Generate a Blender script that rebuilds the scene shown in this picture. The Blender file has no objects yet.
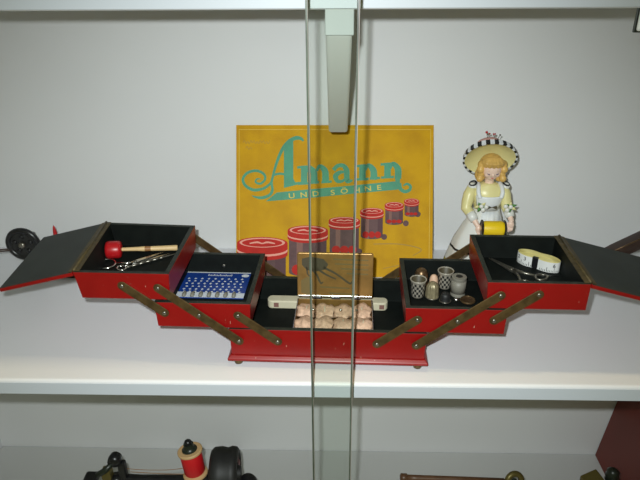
import bpy, bmesh, math, random
from mathutils import Vector, Matrix, Euler
random.seed(7)
R = math.radians
PI = math.pi
SC = bpy.context.scene
COL = SC.collection

# ------------------------------------------------------------------ camera
PITCH, YAW, ROLL = R(25.8), R(1.7), R(0.45)
fw = Vector((-math.sin(YAW)*math.cos(PITCH), math.cos(YAW)*math.cos(PITCH), -math.sin(PITCH)))
rt0 = Vector((math.cos(YAW), math.sin(YAW), 0)); up0 = rt0.cross(fw)
rt = math.cos(ROLL)*rt0 - math.sin(ROLL)*up0
up = rt.cross(fw)
EYE = Vector((0, -.86, .43))
cd = bpy.data.cameras.new('camera'); cam = bpy.data.objects.new('camera', cd); COL.objects.link(cam)
m3 = Matrix((rt, up, -fw)).transposed()
cam.matrix_world = Matrix.Translation(EYE) @ m3.to_4x4()
cd.sensor_width = 36; cd.sensor_fit = 'HORIZONTAL'; cd.lens = 622*36/640; cd.clip_start = .01; cd.clip_end = 50
SC.camera = cam

# ------------------------------------------------------------------ light and exposure
w = bpy.data.worlds.new('room_light'); SC.world = w; w.use_nodes = True
bg = w.node_tree.nodes['Background']; bg.inputs[0].default_value = (1.0, .95, .46, 1); bg.inputs[1].default_value = .15
fl = bpy.data.lights.new('camera_flash', 'SPOT'); fl.energy = 29.5; fl.spot_size = R(92); fl.spot_blend = 1.0
fl.shadow_soft_size = .0065; fl.color = (.935, .94, 1.0)
flo = bpy.data.objects.new('camera_flash', fl); COL.objects.link(flo)
flo.matrix_world = Matrix.Translation(EYE + up*.027 - rt*.021) @ (m3 @ Euler((R(-9), 0, 0)).to_matrix()).to_4x4()
ce = bpy.data.lights.new('ceiling_lamp', 'AREA'); ce.shape = 'DISK'; ce.size = .16; ce.energy = 11; ce.color = (1.0, .78, .42)
ceo = bpy.data.objects.new('ceiling_lamp', ce); COL.objects.link(ceo); ceo.location = (.02, -.34, 2.1)
vs = SC.view_settings
vs.view_transform = 'Standard'; vs.look = 'None'; vs.gamma = 1; vs.exposure = 0.0; vs.use_curve_mapping = False

# ------------------------------------------------------------------ materials
def srgb(r, g, b):
    f = lambda c: c/12.92 if c <= .04045 else ((c+.055)/1.055)**2.4
    return (f(r/255), f(g/255), f(b/255), 1)
def mat(name, rgb, rough=.5, metal=0, noise=0, nscale=40, bump=0, spec=.5, dark=None):
    m = bpy.data.materials.new(name); m.use_nodes = True
    nt = m.node_tree; b = nt.nodes['Principled BSDF']
    c = srgb(*rgb)
    b.inputs['Base Color'].default_value = c; b.inputs['Roughness'].default_value = rough
    b.inputs['Metallic'].default_value = metal; b.inputs['Specular IOR Level'].default_value = spec
    if noise or bump:
        tc = nt.nodes.new('ShaderNodeTexCoord'); n = nt.nodes.new('ShaderNodeTexNoise')
        n.inputs['Scale'].default_value = nscale; n.inputs['Detail'].default_value = 5
        nt.links.new(tc.outputs['Object'], n.inputs['Vector'])
        if noise:
            rp = nt.nodes.new('ShaderNodeValToRGB')
            d = srgb(*dark) if dark else tuple(x*(1-noise) for x in c[:3])+(1,)
            rp.color_ramp.elements[0].color = d; rp.color_ramp.elements[0].position = .35
            rp.color_ramp.elements[1].color = c; rp.color_ramp.elements[1].position = .62
            nt.links.new(n.outputs['Fac'], rp.inputs[0]); nt.links.new(rp.outputs[0], b.inputs['Base Color'])
        if bump:
            bp = nt.nodes.new('ShaderNodeBump'); bp.inputs['Strength'].default_value = bump; bp.inputs['Distance'].default_value = .001
            nt.links.new(n.outputs['Fac'], bp.inputs['Height']); nt.links.new(bp.outputs[0], b.inputs['Normal'])
    return m
def paint_red():
    m = mat('worn_red_paint', (140, 12, 13), .33)
    nt = m.node_tree; b = nt.nodes['Principled BSDF']
    tc = nt.nodes.new('ShaderNodeTexCoord')
    mp = nt.nodes.new('ShaderNodeMapping'); mp.inputs['Scale'].default_value = (260, 260, 90); mp.inputs['Rotation'].default_value = (0, .6, 0)
    n = nt.nodes.new('ShaderNodeTexNoise'); n.inputs['Scale'].default_value = 1; n.inputs['Detail'].default_value = 3
    rp = nt.nodes.new('ShaderNodeValToRGB'); e = rp.color_ramp.elements
    e[0].position = .70; e[0].color = (0, 0, 0, 1); e[1].position = .74; e[1].color = (.7, .7, .7, 1)
    n2 = nt.nodes.new('ShaderNodeTexNoise'); n2.inputs['Scale'].default_value = 30
    mx0 = nt.nodes.new('ShaderNodeMix'); mx0.data_type = 'RGBA'
    mx0.inputs[6].default_value = srgb(126, 9, 11); mx0.inputs[7].default_value = srgb(150, 14, 14)
    mx = nt.nodes.new('ShaderNodeMix'); mx.data_type = 'RGBA'; mx.inputs[7].default_value = srgb(205, 170, 150)
    L = nt.links.new
    L(tc.outputs['Object'], mp.inputs[0]); L(mp.outputs[0], n.inputs['Vector']); L(n.outputs['Fac'], rp.inputs[0])
    L(tc.outputs['Object'], n2.inputs['Vector']); L(n2.outputs['Fac'], mx0.inputs[0])
    L(rp.outputs[0], mx.inputs[0]); L(mx0.outputs[2], mx.inputs[6]); L(mx.outputs[2], b.inputs['Base Color'])
    return m
M = dict(
    wall=mat('white_wall_paint', (229, 229, 231), .7, noise=.03, nscale=3),
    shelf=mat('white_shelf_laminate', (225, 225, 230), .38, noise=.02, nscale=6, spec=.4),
    shelfdim=mat('dimmed_shelf_laminate', (198, 198, 197), .5, noise=.04, nscale=6),  # same white laminate, darkened: dimness of the lower compartment put into the colour
    band=mat('grey_white_edge_band', (198, 203, 212), .45),
    cap=mat('bracket_end_plastic', (172, 176, 177), .5),
    brown=mat('red_brown_panel', (108, 38, 25), .5, noise=.15, nscale=12),
    grey=mat('pale_grey_bracket', (232, 234, 234), .5),
    red=paint_red(),
    rim=mat('worn_black_rim', (44, 49, 43), .55, spec=.3, noise=.45, nscale=90),
    lining=mat('black_green_lining', (19, 23, 21), .65, spec=.15, noise=.35, nscale=70),
    lidin=mat('dark_green_black_lid', (46, 51, 48), .5, spec=.3, noise=.25, nscale=25),
    brass=mat('aged_brass', (108, 86, 54), .42, .6, noise=.4, nscale=120),
    hinge=mat('dull_brass_hinge', (96, 82, 52), .55, .35, noise=.4, nscale=150),
    thim=mat('worn_silver', (186, 178, 164), .36, .35, noise=.2, nscale=300),
    beige=mat('grey_beige_metal', (156, 144, 114), .4, .35, noise=.3, nscale=200),
    greyreel=mat('grey_reel', (128, 124, 114), .5),
    steel=mat('polished_steel', (205, 203, 198), .22, 1.0),
    nickel=mat('dull_nickel', (150, 145, 135), .35, .9, noise=.3, nscale=200),
    gold=mat('gold_tin', (166, 126, 70), .38, .5, noise=.25, nscale=60),
    tinrim=mat('tin_bare_edge', (150, 150, 165), .25, .9),
    print_shade_dark=mat('faded_print_and_shade', (72, 64, 46), .55),  # tin print, also the shade painted inside the thimbles
    print_mid=mat('faded_olive_print', (112, 94, 54), .55),
    bronze=mat('brown_bronze', (118, 92, 66), .35, .7, noise=.3, nscale=150),
    cream=mat('cream_bone', (214, 205, 178), .45, noise=.08, nscale=60),
    skein=mat('pink_beige_thread', (226, 186, 158), .55, noise=.3, nscale=260, bump=.6),
    yellow=mat('mustard_card', (208, 158, 2), .6, noise=.16, nscale=28, dark=(192, 142, 4), spec=.2),
    cardedge=mat('pale_card_edge', (205, 180, 100), .7),
    emboss=mat('pale_mustard_line', (222, 182, 66), .55),
    green=mat('teal_green_ink', (56, 148, 112), .55, noise=.15, nscale=50),
    letter=mat('yellow_ink', (214, 186, 60), .55),
    inkred=mat('red_ink', (192, 36, 24), .6, spec=.2, noise=.15, nscale=60),
    inkpink=mat('pink_ink', (226, 150, 130), .55),
    inkgrey=mat('grey_purple_ink', (108, 80, 80), .6, spec=.2, noise=.25, nscale=60),
    inkdark=mat('dark_purple_ink', (92, 64, 68), .6, spec=.2),
    inkmauve=mat('light_mauve_ink', (136, 98, 90), .6, spec=.2),
    pencil=mat('pencil_mark', (168, 132, 40), .6),
    blue=mat('blue_card', (26, 62, 142), .4, noise=.15, nscale=60),
    paleblue=mat('pale_blue_card', (208, 214, 224), .4),
    white=mat('white_print', (225, 228, 232), .5),
    wood=mat('pale_wood', (224, 190, 138), .45, noise=.15, nscale=40),
    woodring=mat('burnt_wood_ring', (150, 104, 62), .5),
    redhead=mat('red_lacquer', (178, 22, 28), .35),
    tapew=mat('white_tape', (226, 226, 224), .5),
    tapey=mat('yellow_tape', (222, 208, 134), .5, noise=.12, nscale=90),
    black=mat('black_enamel', (26, 26, 28), .3),
    blackm=mat('matt_black', (30, 30, 30), .55),
    darkwood=mat('dark_brown_wood', (62, 42, 34), .4, noise=.3, nscale=30),
    thread_red=mat('red_thread', (206, 26, 34), .45, bump=.3, nscale=300),
    thread_yellow=mat('yellow_thread', (236, 200, 20), .45, bump=.25, nscale=300),
    spoolwood=mat('spool_wood', (206, 168, 120), .5),
    midwood=mat('mid_brown_wood', (104, 72, 50), .4, noise=.3, nscale=40),
    olive=mat('olive_brass', (110, 98, 52), .4, .5),
    darkgreen=mat('dark_green_glaze', (34, 40, 32), .35),
    porcelain=mat('white_porcelain', (224, 224, 220), .3),
    dressy=mat('pale_yellow_glaze', (226, 216, 156), .35),
    skin=mat('pale_porcelain_skin', (236, 204, 186), .4),
    hair=mat('blond_glaze', (222, 178, 98), .4, noise=.2, nscale=160),
    brim=mat('cream_yellow_glaze', (228, 220, 158), .4),
    cushion=mat('pink_velvet', (206, 156, 146), .8, bump=.4, nscale=200),
    leaf=mat('leaf_green_glaze', (74, 130, 62), .4),
    lips=mat('rose_glaze', (198, 110, 104), .4),
    eye=mat('lavender_lash_glaze', (112, 96, 116), .4),
    olivebrown=mat('drab_khaki_hem', (176, 160, 80), .4),
)
def clear_glass():
    m = bpy.data.materials.new('clear_glass'); m.use_nodes = True; nt = m.node_tree
    for n in list(nt.nodes):
        if n.type != 'OUTPUT_MATERIAL': nt.nodes.remove(n)
    t = nt.nodes.new('ShaderNodeBsdfTransparent'); t.inputs[0].default_value = (.938, .955, .936, 1)
    nt.links.new(t.outputs[0], nt.nodes['Material Output'].inputs['Surface'])
    return m
M['glass'] = clear_glass()
M['glassedge'] = mat('ground_glass_edge', (84, 94, 82), .25, spec=.9, noise=.5, nscale=25, dark=(52, 60, 48))

# ------------------------------------------------------------------ mesh helpers
def new(name, bm, mats, parent=None, loc=None, rot=None, smooth=False, bevel=0, bseg=2, autos=None):
    me = bpy.data.meshes.new(name)
    bmesh.ops.recalc_face_normals(bm, faces=bm.faces[:])
    bm.to_mesh(me); bm.free()
    for m in (mats if isinstance(mats, (list, tuple)) else [mats]):
        me.materials.append(M[m] if isinstance(m, str) else m)
    o = bpy.data.objects.new(name, me); COL.objects.link(o)
    if parent: o.parent = parent
    if loc is not None: o.location = loc
    if rot is not None: o.rotation_euler = rot
    if smooth:
        for p in me.polygons: p.use_smooth = True
        if autos:
            me.set_sharp_from_angle(angle=R(autos))
    if bevel:
        b = o.modifiers.new('bevel', 'BEVEL'); b.width = bevel; b.segments = bseg; b.limit_method = 'ANGLE'; b.angle_limit = R(35)
    return o
def tag(o, label=None, cat=None, group=None, kind=None):
    if label: o['label'] = label
    if cat: o['category'] = cat
    if group: o['group'] = group
    if kind: o['kind'] = kind
    return o
def empty(name, loc=(0, 0, 0), rz=0, rot=None):
    o = bpy.data.objects.new(name, None); COL.objects.link(o); o.location = loc
    o.rotation_euler = rot if rot is not None else (0, 0, rz); o.empty_display_size = .01
    return o
def box(bm, a, b, mi=0):
    vs_ = [bm.verts.new((x, y, z)) for z in (a[2], b[2]) for y in (a[1], b[1]) for x in (a[0], b[0])]
    for q in ((0, 1, 3, 2), (4, 5, 7, 6), (0, 1, 5, 4), (2, 3, 7, 6), (0, 2, 6, 4), (1, 3, 7, 5)):
        f = bm.faces.new([vs_[i] for i in q]); f.material_index = mi
    return vs_
def BM(): return bmesh.new()
def prism(bm, pts, z0, z1, mi=0, mside=None, axis='z'):
    def P(x, y, z): return (x, y, z) if axis == 'z' else ((x, z, y) if axis == 'y' else (z, x, y))
    a = [bm.verts.new(P(x, y, z0)) for x, y in pts]; b = [bm.verts.new(P(x, y, z1)) for x, y in pts]
    n = len(pts)
    f = bm.faces.new(a); f.material_index = mi
    f = bm.faces.new(b); f.material_index = mi
    for i in range(n):
        f = bm.faces.new((a[i], a[(i+1) % n], b[(i+1) % n], b[i])); f.material_index = mi if mside is None else mside
def loft(bm, rings, caps=True, mi=None, closed=True):
    vr = [[bm.verts.new(p) for p in r] for r in rings]
    n = len(rings[0])
    for k in range(len(vr)-1):
        for i in range(n if closed else n-1):
            f = bm.faces.new((vr[k][i], vr[k][(i+1) % n], vr[k+1][(i+1) % n], vr[k+1][i]))
            if mi: f.material_index = mi(k, i) if callable(mi) else mi
    if caps:
        f = bm.faces.new(vr[0]); f.material_index = (mi(0, 0) if callable(mi) else (mi or 0))
        f = bm.faces.new(vr[-1]); f.material_index = (mi(len(vr)-2, 0) if callable(mi) else (mi or 0))
    return vr
def ring(c, r, n=20, ax=None, ry=None, ph=0):
    c = Vector(c)
    if ax is None: u, v = Vector((1, 0, 0)), Vector((0, 1, 0))
    else:
        ax = Vector(ax).normalized(); t = Vector((0, 0, 1)) if abs(ax.z) < .9 else Vector((1, 0, 0))
        u = t.cross(ax).normalized(); v = ax.cross(u)
    ry = r if ry is None else ry
    return [c + u*r*math.cos(2*PI*i/n+ph) + v*ry*math.sin(2*PI*i/n+ph) for i in range(n)]
def lathe(bm, prof, n=24, base=(0, 0, 0), ax=(0, 0, 1), mi=None, caps=True):
    ax = Vector(ax).normalized(); base = Vector(base)
    rings = [ring(base + ax*z, max(r, 1e-5), n, ax) for r, z in prof]
    return loft(bm, rings, caps, mi)
def tube(bm, pts, rad, n=8, mi=None, caps=True):
    pts = [Vector(p) for p in pts]; k = len(pts)
    rads = rad if isinstance(rad, (list, tuple)) else [rad]*k
    rings = []; prev = None
    for i in range(k):
        d = (pts[min(i+1, k-1)] - pts[max(i-1, 0)]).normalized()
        if prev is None:
            t = Vector((0, 0, 1)) if abs(d.z) < .9 else Vector((1, 0, 0)); u = t.cross(d).normalized()
        else:
            u = (prev - d*prev.dot(d)).normalized()
        prev = u; v = d.cross(u)
        rings.append([pts[i] + u*rads[i]*math.cos(2*PI*j/n) + v*rads[i]*math.sin(2*PI*j/n) for j in range(n)])
    return loft(bm, rings, caps, mi)
def torus(bm, c, Rr, r, ax=(0, 0, 1), n=28, m=8, sy=1.0):
    ax = Vector(ax).normalized(); c = Vector(c)
    ce_ = ring((0, 0, 0), Rr, n, ax, Rr*sy); vr = []
    for i in range(n):
        p = Vector(ce_[i]); o = p.normalized()
        vr.append([bm.verts.new(c + p + (o*math.cos(2*PI*j/m) + ax*math.sin(2*PI*j/m))*r) for j in range(m)])
    for i in range(n):
        for j in range(m):
            bm.faces.new((vr[i][j], vr[(i+1) % n][j], vr[(i+1) % n][(j+1) % m], vr[i][(j+1) % m]))
def ball(bm, c, r, s=(1, 1, 1), u=16, v=10, mi=0, rot=None):
    mt = Matrix.Translation(c) @ (rot.to_4x4() if rot else Matrix()) @ Matrix.Diagonal((s[0], s[1], s[2], 1))
    g = bmesh.ops.create_uvsphere(bm, u_segments=u, v_segments=v, radius=r, matrix=mt)
    fs = {f for vv in g['verts'] for f in vv.link_faces}
    for f in fs: f.material_index = mi
def spline(pts, n=8):
    out = []; k = len(pts); P = [Vector(p) for p in pts]
    for i in range(k-1):
        p0, p1, p2, p3 = P[max(i-1, 0)], P[i], P[i+1], P[min(i+2, k-1)]
        for j in range(n):
            t = j/n
            out.append(.5*((2*p1)+(p2-p0)*t+(2*p0-5*p1+4*p2-p3)*t*t+(3*p1-p0-3*p2+p3)*t**3))
    out.append(P[-1]); return out
def stroke(bm, pts, z, mi=0, n=8, smooth=True):
    """pts: (x, y, width) -> a flat inked stroke lying at height z"""
    q = spline(pts, n) if smooth else [Vector(p) for p in pts]
    k = len(q); L, Rr = [], []
    for i in range(k):
        d = Vector((q[min(i+1, k-1)].x-q[max(i-1, 0)].x, q[min(i+1, k-1)].y-q[max(i-1, 0)].y)).normalized()
        nn = Vector((-d.y, d.x))*max(q[i].z, 1e-5)/2
        L.append(bm.verts.new((q[i].x+nn.x, q[i].y+nn.y, z))); Rr.append(bm.verts.new((q[i].x-nn.x, q[i].y-nn.y, z)))
    for i in range(k-1):
        f = bm.faces.new((L[i], L[i+1], Rr[i+1], Rr[i])); f.material_index = mi
def poly(bm, pts, z, mi=0):
    f = bm.faces.new([bm.verts.new((x, y, z)) for x, y in pts]); f.material_index = mi
def ell(cx, cy, rx, ry, n=28, a0=0, a1=2*PI):
    full = abs(a1-a0) > 6.28
    return [(cx+rx*math.cos(a0+(a1-a0)*i/(n if full else n-1)), cy+ry*math.sin(a0+(a1-a0)*i/(n if full else n-1))) for i in range(n)]
def textmesh(name, s, size, mats, parent, mw, bold=0, shear=0, sx=1):
    cu = bpy.data.curves.new(name, 'FONT'); cu.body = s; cu.size = size; cu.align_x = 'CENTER'; cu.align_y = 'CENTER'; cu.offset = bold; cu.shear = shear
    t = bpy.data.objects.new(name, cu); COL.objects.link(t)
    dg = bpy.context.evaluated_depsgraph_get(); me = bpy.data.meshes.new_from_object(t.evaluated_get(dg))
    bpy.data.objects.remove(t); me.transform(mw @ Matrix.Diagonal((sx, 1, 1, 1))); me.materials.clear(); me.materials.append(M[mats])
    o = bpy.data.objects.new(name, me); COL.objects.link(o); o.parent = parent
    return o
def copy_tree(o, parent=None):
    c = o.copy(); COL.objects.link(c)
    if parent is not None: c.parent = parent
    for ch in list(o.children): copy_tree(ch, c)
    return c

# ------------------------------------------------------------------ the cabinet
def slab(name, a, b, m, bevel=0, **k):
    bm = BM(); box(bm, a, b); return new(name, bm, m, bevel=bevel, bseg=4, **k)
XL, XR = -.62, .535
tag(slab('wall_back', (XL-.02, 0, -.6), (XR+.02, .015, .8), 'wall'), kind='structure')
tag(slab('wall_right', (XR, -.42, -.6), (XR+.02, 0, .8), 'wall'), kind='structure')
tag(slab('wall_left', (XL-.02, -.42, -.6), (XL, 0, .8), 'wall'), kind='structure')
SH = []
SH.append(slab('shelf', (XL, -.325, -.020), (XR, 0, 0), 'shelf', .0035)); tag(SH[-1], 'white shelf board carrying the open red sewing box', 'shelf')
SH.append(slab('shelf', (XL, -.300, .376), (XR, 0, .396), 'shelf', .0035)); tag(SH[-1], 'white shelf board held up by the grey bracket, above the yellow card', 'shelf')
SH.append(slab('shelf', (XL, -.325, -.434), (XR, 0, -.414), 'shelfdim', .0035)); tag(SH[-1], 'lowest white shelf board, carrying the black sewing machine with the red spool', 'shelf')
for s_, (y, z) in zip(SH, ((-.325, -.020), (-.300, .376), (-.325, -.434))):
    bm = BM(); box(bm, (XL, y-.0005, z+.0012), (XR, y+.0004, z+.0168)); new('edge_band', bm, 'band', s_, bevel=.0004)
def pane(name, x0, x1, y, ex0):
    bm = BM(); box(bm, (x0, y, -.44), (x1, y+.005, .8)); d = tag(new(name, bm, 'glass'), kind='structure')
    bm = BM(); box(bm, (ex0, y-.0004, -.44), (ex0+.0015, y+.0054, .8)); new('glass_edge', bm, 'glassedge', d, bevel=.0003)
    xe = ex0+.0015
    bm = BM(); box(bm, (xe, y-.0003, -.44), (xe+.0005, y+.0053, .8)); new('arris_highlight', bm, 'greyreel', d)  # ground arris, its bright line painted as a paler strip
    return d
pane('door_1', XL, .0147, -.362, .0147)
pane('door_2', -.0232, XR, -.352, -.0251)
tag(slab('trim_1', (XL, -.375, -.46), (XR, -.335, -.44), 'grey'), kind='structure')

def bracket(name, x, wd, prof, label):
    bm = BM(); hw = wd/2
    a = [bm.verts.new((x-hw, y, z)) for y, z in prof]; b = [bm.verts.new((x+hw, y, z)) for y, z in prof]
    bm.faces.new(a); bm.faces.new(b)
    for i in range(len(prof)): bm.faces.new((a[i], a[(i+1) % len(prof)], b[(i+1) % len(prof)], b[i]))
    return tag(new(name, bm, 'grey', bevel=.003, bseg=3), label, 'bracket')
br = bracket('shelf_bracket', .0012, .0232, [(-.001, .376), (-.298, .376), (-.298, .3555), (-.11, .2155), (-.10, .2145), (-.001, .2145)],
        'pale grey tapering shelf bracket on the wall above the yellow card')
bm = BM(); box(bm, (-.0110, -.3012, .3552), (.0140, -.2982, .377)); new('end_cap', bm, 'cap', br, bevel=.0008)
cl = empty('shelf_clip', (.2655, -.302, .3578)); tag(cl, 'small rounded pale clip on the upper shelf edge, at far right', 'clip')
bm = BM(); box(bm, (-.012, 0, 0), (.014, .004, .04)); new('clip_face', bm, 'grey', cl, bevel=.0018)
bm = BM(); box(bm, (-.0137, .0042, -.0016), (.0145, .0062, .04)); new('clip_backing', bm, 'darkgreen', cl, bevel=.001)

# ------------------------------------------------------------------ the red cantilever sewing box
BO = Vector((-.0098, -.2965, 0)); BR = R(-1.6)
def W(x, y, z): return BO + Matrix.Rotation(BR, 3, 'Z') @ Vector((x, y, z))
sb = empty('sewing_box', BO, BR)
tag(sb, 'open red wooden cantilever sewing box with black lined trays and brass arms', 'sewing box')
def tray_bm(top, bot, z0, z1, wall=.0055, floor=.004, kerf=0):
    """top/bot: four outer corners FL, FR, BR, BL; materials 0 red, 1 rim, 2 lining"""
    bm = BM()
    sg = ((1, 1), (-1, 1), (-1, -1), (1, -1))
    O0 = [bm.verts.new((x, y, z0)) for x, y in bot]; O1 = [bm.verts.new((x, y, z1)) for x, y in top]
    I1 = [bm.verts.new((x+sg[i][0]*wall, y+sg[i][1]*wall, z1)) for i, (x, y) in enumerate(top)]
    I0 = [bm.verts.new((x+sg[i][0]*wall, y+sg[i][1]*wall, z0+floor)) for i, (x, y) in enumerate(bot)]
    bm.faces.new(O0).material_index = 0
    bm.faces.new(I0).material_index = 2
    for i in range(4):
        j = (i+1) % 4
        bm.faces.new((O0[i], O0[j], O1[j], O1[i])).material_index = 0
        bm.faces.new((O1[i], O1[j], I1[j], I1[i])).material_index = 1
        bm.faces.new((I1[i], I1[j], I0[j], I0[i])).material_index = 2
    return bm
def rect(x0, x1, y0, y1): return [(x0, y0), (x1, y0), (x1, y1), (x0, y1)]
bm = tray_bm(rect(-.1075, .1075, 0, .121), rect(-.1065, .1065, 0, .121), .0135, .0475, .006)
bs = new('base', bm, ['red', 'rim', 'lining'], sb, bevel=.0006)
bm = BM()
loft(bm, [[(x, y, z) for x, y in rect(-.1065-e, .1065+e, -e, .121+e)] for e, z in ((.0015, .0072), (.004, .0078), (.0045, .0100), (.0035, .0115), (.0012, .0138))])
new('plinth', bm, 'red', bs, bevel=.0006)
for x in (-.100, .100):
    for y in (.0035, .112):
        bm = BM(); lathe(bm, [(.0015, 0), (.0045, .0012), (.0052, .0038), (.0045, .0078)], 16, (x, y, 0)); new('foot', bm, 'brass', bs, smooth=True)
T2, T1 = (.0815, .1125), (.0485, .0795)
fx = lambda c, s: [(x*s, y) for x, y in c]
trays = {}
def tray(key, top, bot, z):
    t = new('tray', tray_bm(top, bot, *z), ['red', 'rim', 'lining'], sb, bevel=.0006); trays[key] = t; return t
tray('L2', [(-.2695, .000), (-.1665, 0), (-.1675, .124), (-.280, .129)], [(-.2645, .0), (-.1685, 0), (-.1695, .123), (-.275, .127)], (.083, .1145))
tray('L1', rect(-.187, -.082, 0, .1205), rect(-.1855, -.084, 0, .1195), (.049, .0795))
tray('R1', rect(.083, .1895, 0, .115), rect(.0845, .1885, 0, .114), (.0495, .0795))
tray('R2', rect(.1650, .2690, 0, .1155), rect(.167, .2685, 0, .1145), (.0815, .1125))
bm = BM(); lathe(bm, [(.0022, 0), (.002, .0006), (.001, .0011)], 12, (-.134, .1148, .064), (0, -1, 0)); new('bolt', bm, 'nickel', trays['L1'], smooth=True)
def lid(sgn, hx_f, hx_b, y0, y1, zt, ang, ln):
    """lid board hinged along the tray's outer top edge, opened outward and drooping by ang"""
    bm = BM(); th = .0044; c, s = math.cos(ang), math.sin(ang)
    pts = [(hx_f+sgn*.0012, y0), (hx_b+sgn*.0012, y1)]; out = []
    for k, dz in ((0, 0), (1, -th)):
        for (hx, y) in pts:
            for l in (0, ln):
                out.append(bm.verts.new((hx+sgn*(l*c)-sgn*(-dz)*s, y, zt-.0004-l*s+dz*c)))
    q = lambda *i: bm.faces.new([out[k] for k in i])
    q(0, 1, 3, 2).material_index = 1
    for f in ((4, 5, 7, 6), (0, 1, 5, 4), (2, 3, 7, 6), (1, 3, 7, 5), (0, 2, 6, 4)): q(*f).material_index = 0
    L = new('lid', bm, ['red', 'lidin'], sb, bevel=.0005)
    bm = BM(); hw = .0062
    vs_ = []
    for (hx, y) in ((hx_f, y0+.002), (hx_b, y1-.002)):
        for l in (-hw, 0, hw):
            dx = sgn*(l*(c if l > 0 else 1)); dz = (-l*s if l > 0 else 0)
            vs_.append((bm.verts.new((hx+dx, y, zt+.0011+dz)), bm.verts.new((hx+dx, y, zt+.0002+dz))))
    for a in range(2):
        for i, (p, r_) in enumerate(((0, 3), (1, 4))):
            pass
    for i in (0, 1):
        bm.faces.new((vs_[i][0], vs_[i+1][0], vs_[i+4][0], vs_[i+3][0])); bm.faces.new((vs_[i][1], vs_[i+1][1], vs_[i+4][1], vs_[i+3][1]))
        bm.faces.new((vs_[i][0], vs_[i+1][0], vs_[i+1][1], vs_[i][1])); bm.faces.new((vs_[i+3][0], vs_[i+4][0], vs_[i+4][1], vs_[i+3][1]))
    for i in (0, 2): bm.faces.new((vs_[i][0], vs_[i+3][0], vs_[i+3][1], vs_[i][1]))
    h = new('hinge', bm, 'hinge', L)
    bm = BM(); tube(bm, [(hx_f, y0+.002, zt+.001), (hx_b, y1-.002, zt+.001)], .0016, 10); new('hinge_pin', bm, 'hinge', L, smooth=True)
    return L
lid(-1, -.2695, -.280, 0, .129, .1145, R(14.5), .0875)
lid(1, .2690, .2690, 0, .1155, .1125, R(14.5), .107)
def arm(p, q, y, mids=(), th=.0014, sgn=-1):
    a, b = Vector((p[0], p[1])), Vector((q[0], q[1])); d = (b-a).normalized(); n = Vector((-d.y, d.x)); hw = .0043
    out = []
    for c_, dd in ((b, d), (a, -d)):
        a0 = math.atan2(dd.y, dd.x)
        for k in range(9): out.append((c_.x+hw*1.15*math.cos(a0-PI/2+PI*k/8), c_.y+hw*1.15*math.sin(a0-PI/2+PI*k/8)))
    bm = BM(); prism(bm, out, y, y+sgn*th, axis='y')
    A = new('hinge_arm', bm, 'brass', sb, bevel=.0003)
    for r_ in (p, q, *mids):
        bm = BM(); lathe(bm, [(.0023, 0), (.0021, .0007), (.0012, .0012), (.0002, .0014)], 12, (r_[0], y+sgn*th, r_[1]), (0, sgn, 0))
        new('rivet', bm, 'nickel', A, smooth=True)
for s in (-1, 1):
    for y, sg in ((-.0006, -1), (.1216, 1)):
        yb = y if sg < 0 else (.1296 if s < 0 else .1216)
        arm((s*.1790, .0990), (s*.0965, .0340), y-.0016 if sg < 0 else yb+.0014, ((s*.1378, .0665),), sgn=sg)
        arm((s*.2180, .1000), (s*.1760, .0673), y if sg < 0 else yb, sgn=sg)
        arm((s*.0960, .0660), (s*.0542, .0335), y if sg < 0 else yb-.0004, sgn=sg)

# ------------------------------------------------------------------ things in the base: tin, skeins, cream bar
tn = empty('tin_box', W(.006, .0410, .0177), BR); tag(tn, 'gold hinged tin standing open in the middle of the red sewing box', 'tin')
bm = tray_bm(rect(-.0445, .0445, -.0315, .0315), rect(-.0435, .0435, -.0305, .0305), 0, .0270, .0012, .001)
new('tin_body', bm, ['tinrim', 'tinrim', 'gold'], tn, bevel=.0004)
bm = BM(); prism(bm, [(-.0445, 0), (.0445, 0), (.0445, .0535), (.043, .0555), (-.043, .0555), (-.0445, .0535)], .0, .004, axis='y')
tl = new('tin_lid', bm, 'gold', tn, loc=(0, .0318, .0292), rot=(R(-7), 0, 0), bevel=.0009)
bm = BM(); zz = 0
def tp(u, v): return ((u-337)/78*.089, (299-v)/42.5*.0555)
def tstroke(bm, pts, mi=0): stroke(bm, [(*tp(u, v), wd*.00114) for u, v, wd in pts], 0, mi)
# the faded print: a dark clump with trailing legs, a badge and lines of worn print
poly(bm, [tp(*p) for p in ((303, 262), (312, 260), (325, 262), (330, 267), (327, 272), (318, 274), (308, 273), (303, 268))], 0)
for pts in (((312, 271, 2.5), (318, 277, 2), (322, 285, 2), (325, 284, 1)), ((318, 271, 2.5), (328, 277, 2), (338, 281, 1.5)), ((325, 270, 2.5), (338, 276, 2), (352, 285, 2), (354, 283, 1)), ((308, 270, 2), (309, 277, 1.5), (313, 280, 1))): tstroke(bm, pts)
for u, v in ((335, 262), (337, 266.5), (343, 271), (349, 275.5)): tstroke(bm, [(u, v, 1.5), (371, v+.6, 1.3)], 1)
tstroke(bm, [(322, 289, 1.6), (352, 290, 1.4)], 1); tstroke(bm, [(331, 295, 1.6), (362, 296, 1.4)], 1)
bm2 = bm; f0 = len(bm.faces)
poly(bm, [tp(*p) for p in ((302, 283), (309, 279), (314, 282), (315, 294), (309, 297), (302, 295))], 0, 1)
for v_ in bm.verts: v_.co = Vector((v_.co.x, -.00025, v_.co.y))
new('printed_picture', bm, ['print_shade_dark', 'print_mid'], tl)
bm = BM(); box(bm, (-.0438, -.0009, .0002), (.0438, .0001, .0024)); new('lid_lip', bm, 'steel', tl, bevel=.0004)
for x in (-.026, -.004, .020):
    bm = BM(); box(bm, (x, .0300, .0268), (x+.010, .0322, .0300)); new('hinge', bm, 'tinrim', tn, bevel=.0005)
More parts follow.
